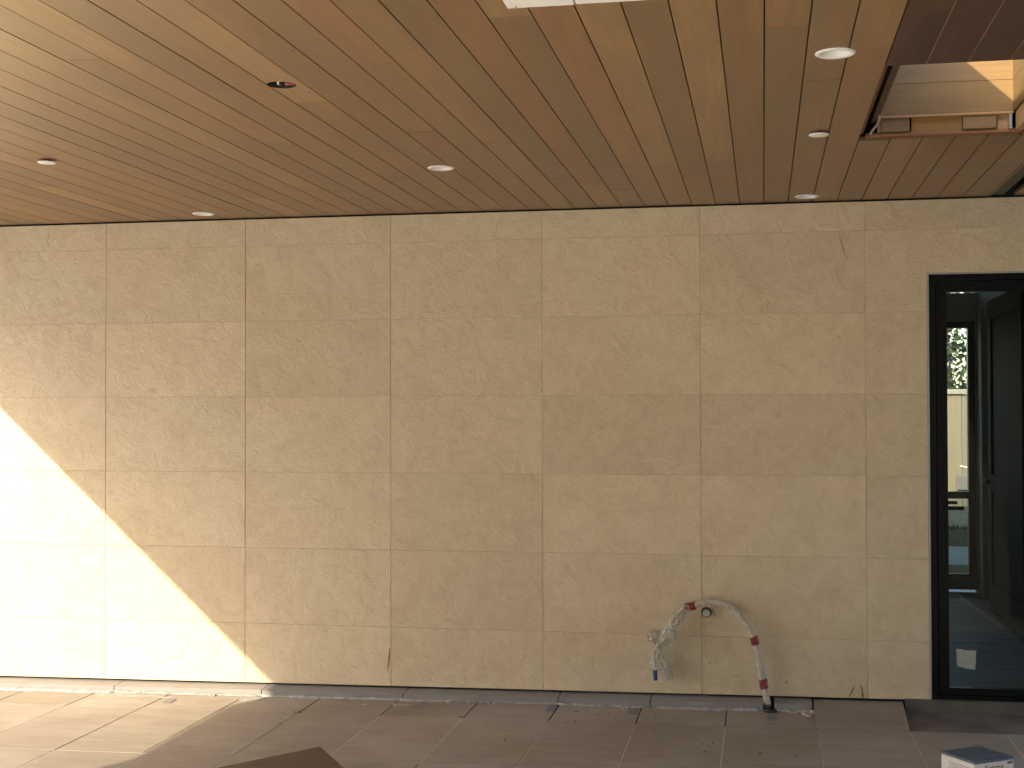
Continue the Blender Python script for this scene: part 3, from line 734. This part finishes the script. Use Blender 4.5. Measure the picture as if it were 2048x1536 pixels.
def tree(x, y, z, h, rx, n, seed, label):
    r = random.Random(seed); t = empty('leafy_tree', (x, y, z)); tag(t, label, 'tree')
    bm = bmesh.new()
    tube_bm([Vector((0, 0, -0.1)), Vector((.08, .03, h * .25)), Vector((-.05, .05, h * .5)), Vector((.03, 0, h * .8))], lambda u, a: 0.13 * (1 - .75 * u), 10, bm)
    for k in range(9):
        a = r.uniform(0, 6.28); z0 = h * r.uniform(.2, .6); L = rx * r.uniform(.5, .95)
        tube_bm([Vector((0, 0, z0)), Vector((math.cos(a) * L * .5, math.sin(a) * L * .5, z0 + L * .35)), Vector((math.cos(a) * L, math.sin(a) * L, z0 + L * .55))], lambda u, a_: 0.045 * (1 - .8 * u), 6, bm)
    link('trunk', mesh_from(bm), BARK, t, smooth=True)
    bm = bmesh.new()
    cl = [Vector((r.gauss(0, .45) * rx, r.gauss(0, .4) * rx, h * r.uniform(.12, 1.0))) for _ in range(70)]
    for i in range(n):
        c = r.choice(cl); p = c + Vector((r.gauss(0, .26), r.gauss(0, .26), r.gauss(0, .22)))
        d = Vector((r.gauss(0, 1), r.gauss(0, 1), r.gauss(0, 1))).normalized(); e = d.orthogonal().normalized(); e = (Matrix.Rotation(r.uniform(0, 6), 3, d) @ e)
        f = d.cross(e); L = r.uniform(.035, .07); W = L * .5
        bm.faces.new([bm.verts.new(p - e * L), bm.verts.new(p + f * W), bm.verts.new(p + e * L), bm.verts.new(p - f * W)])
    link('crown', mesh_from(bm), LEAF, t)
tree(6.7, 13.2, 0.37, 4.6, 1.7, 11000, 1, 'dense leafy tree rising just behind the board fence')

# ================================================================== SIDE WALL and added light blockers, out of view
swl = box('plaster_wall', (-2.07, YF, -0.1), (-1.955, -6.82, 2.99), PLASTER); tag(swl, 'plain plaster wall ending at the open side of the patio', 'wall')
bm = bmesh.new(); bmesh.ops.create_grid(bm, x_segments=120, y_segments=40, size=0.5)  # unseen tall green screen, added behind the camera to block low sky
for v in bm.verts:
    x, z = v.co.x * 140 - 5, (v.co.y + .5) * 15.5 - .1
    v.co = Vector((x, -45 + .6 * mnoise.noise(Vector((x * .5, z * .5, 0))) + .25 * mnoise.noise(Vector((x * 2.1, z * 2.1, 3))) + (.8 if z > 14.6 else 0), z + .35 * mnoise.noise(Vector((x * .9, 9, 1))) * z / 13))
ext = bmesh.ops.extrude_face_region(bm, geom=bm.faces[:])
for v in ext['geom']:
    if isinstance(v, bmesh.types.BMVert): v.co.y -= 1.6
tag(link('sky_blocker', mesh_from(bm), DARKGREEN, smooth=True), 'unseen tall green screen added to block low sky light', 'sky_blocker')
swr = box('light_blocker_wing', (5.9, -14, -0.1), (8.6, -3.3, 2.99), WINGDARK); tag(swr, 'unseen dark house wing added to cut fill light on the right', 'house')  # unseen block added to reduce fill light, dark so it reflects little

# ================================================================== WRAPPED HOSE at the wall
hose = empty('wrapped_hose', (4.018, -0.07, 0.02)); tag(hose, 'plastic wrapped hose arching out of the curb notch with red tape bands', 'hose')
O = Vector((4.018, -0.07, 0.02))
def W(p): return Vector(p) - O
PTH = [(4.022, -0.075, 0.012), (4.016, -0.072, 0.057), (4.003, -0.066, 0.128), (3.992, -0.064, 0.192), (3.979, -0.063, 0.263), (3.963, -0.064, 0.344), (3.948, -0.066, 0.398), (3.916, -0.068, 0.462), (3.873, -0.07, 0.521), (3.83, -0.07, 0.558), (3.776, -0.07, 0.588), (3.721, -0.07, 0.595), (3.667, -0.07, 0.590), (3.618, -0.07, 0.574), (3.579, -0.07, 0.560), (3.541, -0.072, 0.529), (3.502, -0.075, 0.479), (3.48, -0.078, 0.44), (3.452, -0.078, 0.40), (3.425, -0.078, 0.372), (3.413, -0.076, 0.338)]
path = spline([W(p) for p in PTH], 150)
def wr(u, a):
    base = 0.0185 if u < .70 else 0.0185 + 0.010 * math.sin((u - .70) / .30 * math.pi)
    if u > .93: base *= 1 - (u - .93) / .07 * .35
    tw = a * 2 + u * 46
    n = mnoise.noise(Vector((math.cos(a) * 1.6, math.sin(a) * 1.6, u * 26)))
    n2 = mnoise.noise(Vector((math.cos(a) * 3, math.sin(a) * 3 + 5, u * 70)))
    return base * (1 + 0.13 * math.sin(tw) + 0.20 * n + 0.12 * n2)
tube('plastic_wrap', path, wr, WRAP, hose, 22)
def band(c, half):
    i = min(range(len(path)), key=lambda k: (path[k] - W(c)).length); a = max(0, i - half); seg = path[a:i + half + 1]
    tube('red_tape', seg, lambda u, an: 0.0228 + 0.0012 * math.sin(an * 3 + u * 5), RED, hose, 20)
band((3.607, -0.07, 0.570), 3); band((3.952, -0.066, 0.387), 3); band((4.0, -0.066, 0.144), 3)
bt = spline([W(p) for p in [(3.420, -0.072, 0.36), (3.411, -0.068, 0.327), (3.402, -0.064, 0.288), (3.394, -0.062, 0.244), (3.395, -0.062, 0.194), (3.397, -0.062, 0.146)]], 26)
tube('blue_tube', bt, 0.0125, BLUE, hose, 16)
tube('blue_tube_end', [bt[-1] + Vector((0, 0, .0)), bt[-1] - Vector((0, 0, .0012))], 0.0095, RUBBER, hose, 14)
def bag(name, pts, wfn, seed, flat=0.45, n=44, seg=30, amp=.35):
    p = spline([W(q) for q in pts], n)
    def rf_(u, a):
        k = wfn(u); nz = mnoise.noise(Vector((math.cos(a) * 2.2 + seed, math.sin(a) * 2.2, u * 5))) + .5 * mnoise.noise(Vector((math.cos(a) * 5 + seed, math.sin(a) * 5, u * 11)))
        fo = 1 + 0.12 * math.sin(a * 6 + u * 7 + seed)
        return (k * fo * (1 + amp * nz), k * flat * fo * (1 + amp * 1.4 * nz))
    return tube(name, p, rf_, WRAP, hose, seg)
bag('plastic_flap', [(3.452, -0.082, 0.395), (3.42, -0.090, 0.398), (3.385, -0.094, 0.400), (3.356, -0.095, 0.396)], lambda u: 0.014 + 0.020 * math.sin(min(1, u * 1.1) * 2.4), 3, .45)
bag('plastic_flap', [(3.50, -0.080, 0.455), (3.485, -0.094, 0.425), (3.455, -0.098, 0.39), (3.425, -0.094, 0.376)], lambda u: 0.018 + .018 * math.sin(u * 3.1), 8, .6)
bag('plastic_flap', [(3.47, -0.075, 0.398), (3.495, -0.075, 0.389), (3.515, -0.07, 0.384)], lambda u: 0.010 * (1 - .75 * u), 12, .6)
bag('knot', [(3.432, -0.080, 0.392), (3.420, -0.083, 0.368), (3.414, -0.083, 0.345), (3.413, -0.08, 0.330)], lambda u: 0.023 * (1 - .3 * u), 5, .85, 30, 24, .3)
bag('plastic_tail', [(3.412, -0.083, 0.338), (3.408, -0.088, 0.30), (3.406, -0.090, 0.262), (3.408, -0.092, 0.232), (3.410, -0.09, 0.212)], lambda u: 0.010 + .034 * u ** .8 - (.012 * max(0, u - .85) / .15), 17, .45)
bag('plastic_tail', [(3.418, -0.083, 0.335), (3.432, -0.088, 0.29), (3.447, -0.090, 0.245), (3.463, -0.09, 0.20), (3.472, -0.088, 0.155)], lambda u: 0.012 + .020 * math.sin(min(1., u) * 2.7), 23, .4)
bag('plastic_tail', [(3.548, -0.08, 0.532), (3.53, -0.094, 0.513), (3.505, -0.098, 0.485), (3.485, -0.094, 0.452)], lambda u: 0.012 + .018 * math.sin(u * 3.1), 29, .6)
# little twisted bits at the first band
for s, c in enumerate(((3.577, -0.088, 0.577), (3.572, -0.086, 0.562))):
    bag('loose_end', [c, (c[0] - .012, c[1] - .012, c[2] - .004), (c[0] - .016, c[1] - .008, c[2] - .018)], lambda u: 0.0055, 40 + s, .7, 10, 12)
tube('red_loop', spline([W(p) for p in [(3.585, -0.092, 0.582), (3.575, -0.096, 0.588), (3.566, -0.092, 0.578), (3.572, -0.094, 0.562), (3.580, -0.092, 0.556)]], 20), 0.004, RED, hose, 8)
tube('loose_end', spline([W(p) for p in [(3.735, -0.088, 0.578), (3.739, -0.096, 0.566), (3.733, -0.093, 0.557), (3.741, -0.09, 0.553)]], 12), lambda u, a: 0.0045 * (1 - .4 * u), WRAP, hose, 8)
hole_sleeve = tube('grey_sleeve', [W((4.024, -0.078, -0.004)), W((4.018, -0.074, 0.035))], 0.021, GREYTAPE, hose, 18)

pst = empty('pipe_stub', (3.683, 0.0, 0.528)); tag(pst, 'capped pipe stub with black collar sticking out of stone wall', 'pipe')
lathe('collar', [(0.0235, -0.004), (0.0285, -0.006), (0.0292, 0.004), (0.0235, 0.006)], RUBBER, pst, axis='y')
lathe('pipe', [(0.0238, 0.01), (0.0238, -0.036), (0.0210, -0.038), (0.0205, -0.030)], STEEL, pst, axis='y')
lathe('cap', [(0.0205, -0.031), (0.017, -0.0335), (0.010, -0.032), (0, -0.032)], m_plain('white_cap', (0.55, 0.52, 0.47), 0.5, .15, 40), pst, axis='y')
lathe('rim', [(0.0238, -0.028), (0.0262, -0.029), (0.0262, -0.037), (0.0238, -0.038)], RUBBER, pst, axis='y')

# crumpled hose end on the floor by the notch
cl = tube('hose_collar', spline([(4.005, -0.168, 0.019), (4.025, -0.185, 0.020), (4.05, -0.182, 0.021), (4.067, -0.165, 0.021), (4.060, -0.150, 0.021)], 20), lambda u, a: 0.008 + .0015 * math.sin(u * 14), RUBBER); tag(cl, 'short dark rubber offcut lying at the curb notch', 'offcut')

# grey tape scraps on the joints
def scrap(pts, label, lift=0.0018):
    c = [sum(p[k] for p in pts) / len(pts) for k in (0, 1)]
    t = quad_slab('tape_scrap', [(x, y, fz(x) + lift + 0.0006) for x, y in pts], 0.0011, GREYTAPE)
    tag(t, label, 'tape', 'grey tape scraps at the curb')
scrap([(2.052, -0.337), (2.098, -0.340), (2.100, -0.178), (2.057, -0.172)], 'grey tape scrap on the tile in front of the curb, beside white mortar smear')
scrap([(2.806, -0.331), (2.855, -0.329), (2.850, -0.140), (2.801, -0.144)], 'grey tape scrap lying across the curb joint, between two other tape scraps')
scrap([(3.259, -0.325), (3.310, -0.327), (3.309, -0.163), (3.259, -0.160)], 'grey tape scrap on the tile just below the hanging blue tube')
scrap([(4.022, -0.362), (4.071, -0.356), (4.064, -0.206), (4.02, -0.210)], 'grey tape scrap on the tile at the hose notch')
scrap([(0.552, -0.376), (0.610, -0.381), (0.598, -0.275), (0.542, -0.256)], 'grey tape scrap lying in the sunlight by the curb', 0.0022)

# crumbs
bm = bmesh.new(); rc = random.Random(14)
spots = [(0.99, -0.52, .02), (1.43, -0.52, .03), (2.36, -.5, .02), (3.0, -.30, .05), (3.15, -.35, .06), (3.45, -.28, .08), (3.55, -.62, .2), (3.62, -.93, .1), (3.2, -1.1, .3), (2.6, -.9, .4), (1.25, -.75, .25), (4.1, -1.0, .3), (0.2, -.25, .3), (1.3, -1.2, .5), (3.0, -.55, .04), (3.8, -.8, .4)]
for sx, sy, sd in spots:
    for q in range(rc.randint(2, 5)):
        x = sx + rc.gauss(0, sd * .6); yy = min(-.2, sy + rc.gauss(0, sd * .6)); s = rc.uniform(.0018, .0042)
        m = Matrix.Translation((x, yy, fz(x) + s * .5)) @ Matrix.Rotation(rc.uniform(0, 6), 4, 'Z') @ Matrix.Diagonal((s * rc.uniform(1, 2.2), s, s * .7, 1))
        bmesh.ops.create_icosphere(bm, subdivisions=1, radius=1, matrix=m)
tag(link('crumbs', mesh_from(bm), SPECK), 'dark crumbs scattered over the floor tiles', 'debris', kind='stuff')

# ================================================================== CARTON
A, B, C, D = [Vector(p) for p in ((4.757, -1.707), (4.855, -1.881), (5.030, -1.761), (4.927, -1.599))]
ctr = (A + B + C + D) / 4; ux = (C - B).normalized(); wx = (C - B).length; wy = (A - B).length
ang = math.atan2(ux.y, ux.x); zf = fz(ctr.x); H = 0.218 - zf
car = empty('carton', (ctr.x, ctr.y, zf), (0, 0, ang)); tag(car, 'small white carton with a dark blue lid standing on the floor tiles', 'carton')
def lbox(name, a, b, mat, par, bevel=0.0):
    c = Vector([(p + q) / 2 for p, q in zip(a, b)]); bm = bmesh.new(); bm_box(bm, Vector(a) - c, Vector(b) - c)
    if bevel: bmesh.ops.bevel(bm, geom=bm.edges[:], offset=bevel, segments=1, affect='EDGES')
    return link(name, mesh_from(bm), mat, par, c)
hx, hy = wx / 2, wy / 2
lbox('body', (-hx, -hy, 0), (hx, hy, H - 0.012), CARDWHITE, car, .0015)
lbox('lid', (-hx - .0008, -hy - .0008, H - 0.0118), (hx + .0008, -0.0006, H), CARDBLUE, car, .001)
lbox('lid', (-hx - .0008, 0.0006, H - 0.0118), (hx + .0008, hy + .0008, H - .0004), CARDBLUE, car, .001)
def text(name, s, size, mat, par, loc, rot):
    cu = bpy.data.curves.new('t', 'FONT'); cu.body = s; cu.size = size; cu.extrude = 0.0003; cu.align_x = 'CENTER'
    to = bpy.data.objects.new('t', cu); COL.objects.link(to); bpy.context.view_layer.update()
    me = bpy.data.meshes.new_from_object(to.evaluated_get(bpy.context.evaluated_depsgraph_get()))
    bpy.data.objects.remove(to); me.materials.clear()
    o = link(name, me, mat, par, loc); o.rotation_euler = rot; return o
text('printed_word', 'Krisma', 0.036, INK, car, (0.0, -hy - .0004, H - 0.046), (rad(90), 0, 0))
lbox('printed_label', (hx - .034, -hy - .0006, H - .027), (hx - .006, -hy, H - .016), m_plain('label_ink', (.10, .09, .08), .6), car)
for k in range(7):
    lbox('printed_line', (-hx - .0006, -hy + .02, H - .034 - k * .009), (-hx, hy - (.05 if k % 3 else .045), H - .0315 - k * .009), m_ink2 if k else (globals().setdefault('m_ink2', m_plain('grey_print', (.20, .185, .17), .6))), car)
rl = random.Random(2)
body = [o for o in car.children if o.name.startswith('body')][0]; lid0 = [o for o in car.children if o.name.startswith('lid')][0]
for k in range(9):
    x0 = -0.055 + k * 0.0125
    lbox('lid_print', (x0, -0.058 + rl.uniform(-.001, .001), H - .0002), (x0 + rl.uniform(.006, .010), -0.043 + rl.uniform(-.002, .002), H + .0003), PALEINK, car)
for o in list(car.children):
    if o.name.startswith('printed'): o.location -= body.location; o.parent = body
    elif o.name.startswith('lid_print'): o.location -= lid0.location; o.parent = lid0

# ================================================================== BROWN PANEL in the foreground
b_ = Vector((1.946, -1.655, 0.100)); e1 = (Vector((1.536, -1.925, 0.051)) - b_).normalized(); e2 = (Vector((2.173, -1.999, 0.100)) - b_).normalized(); e2 = (e2 - e1 * e1.dot(e2)).normalized()
L1 = (b_.z - 0.021 - fz(1.1)) / abs(e1.z); L2 = 1.2
pts = [b_, b_ + e1 * L1, b_ + e1 * L1 + e2 * L2, b_ + e2 * L2]
pan = quad_slab('brown_panel', [tuple(p) for p in pts], 0.018, HARDB); tag(pan, 'dark brown hardboard panel propped low above the floor tiles', 'panel')
bc = b_ + e1 * 0.05 + e2 * 0.6
bt_ = empty('timber_batten', (bc.x, bc.y, fz(bc.x)), (0, 0, math.atan2(e2.y, e2.x)))
lbox('batten', (-.5, -.025, 0), (.5, .02, b_.z - 0.018 - fz(bc.x) - .004), RAWWOOD, bt_).color = (.4, .26, .14, 1)
tag(bt_, 'timber batten lying under the raised edge of the brown panel', 'batten')
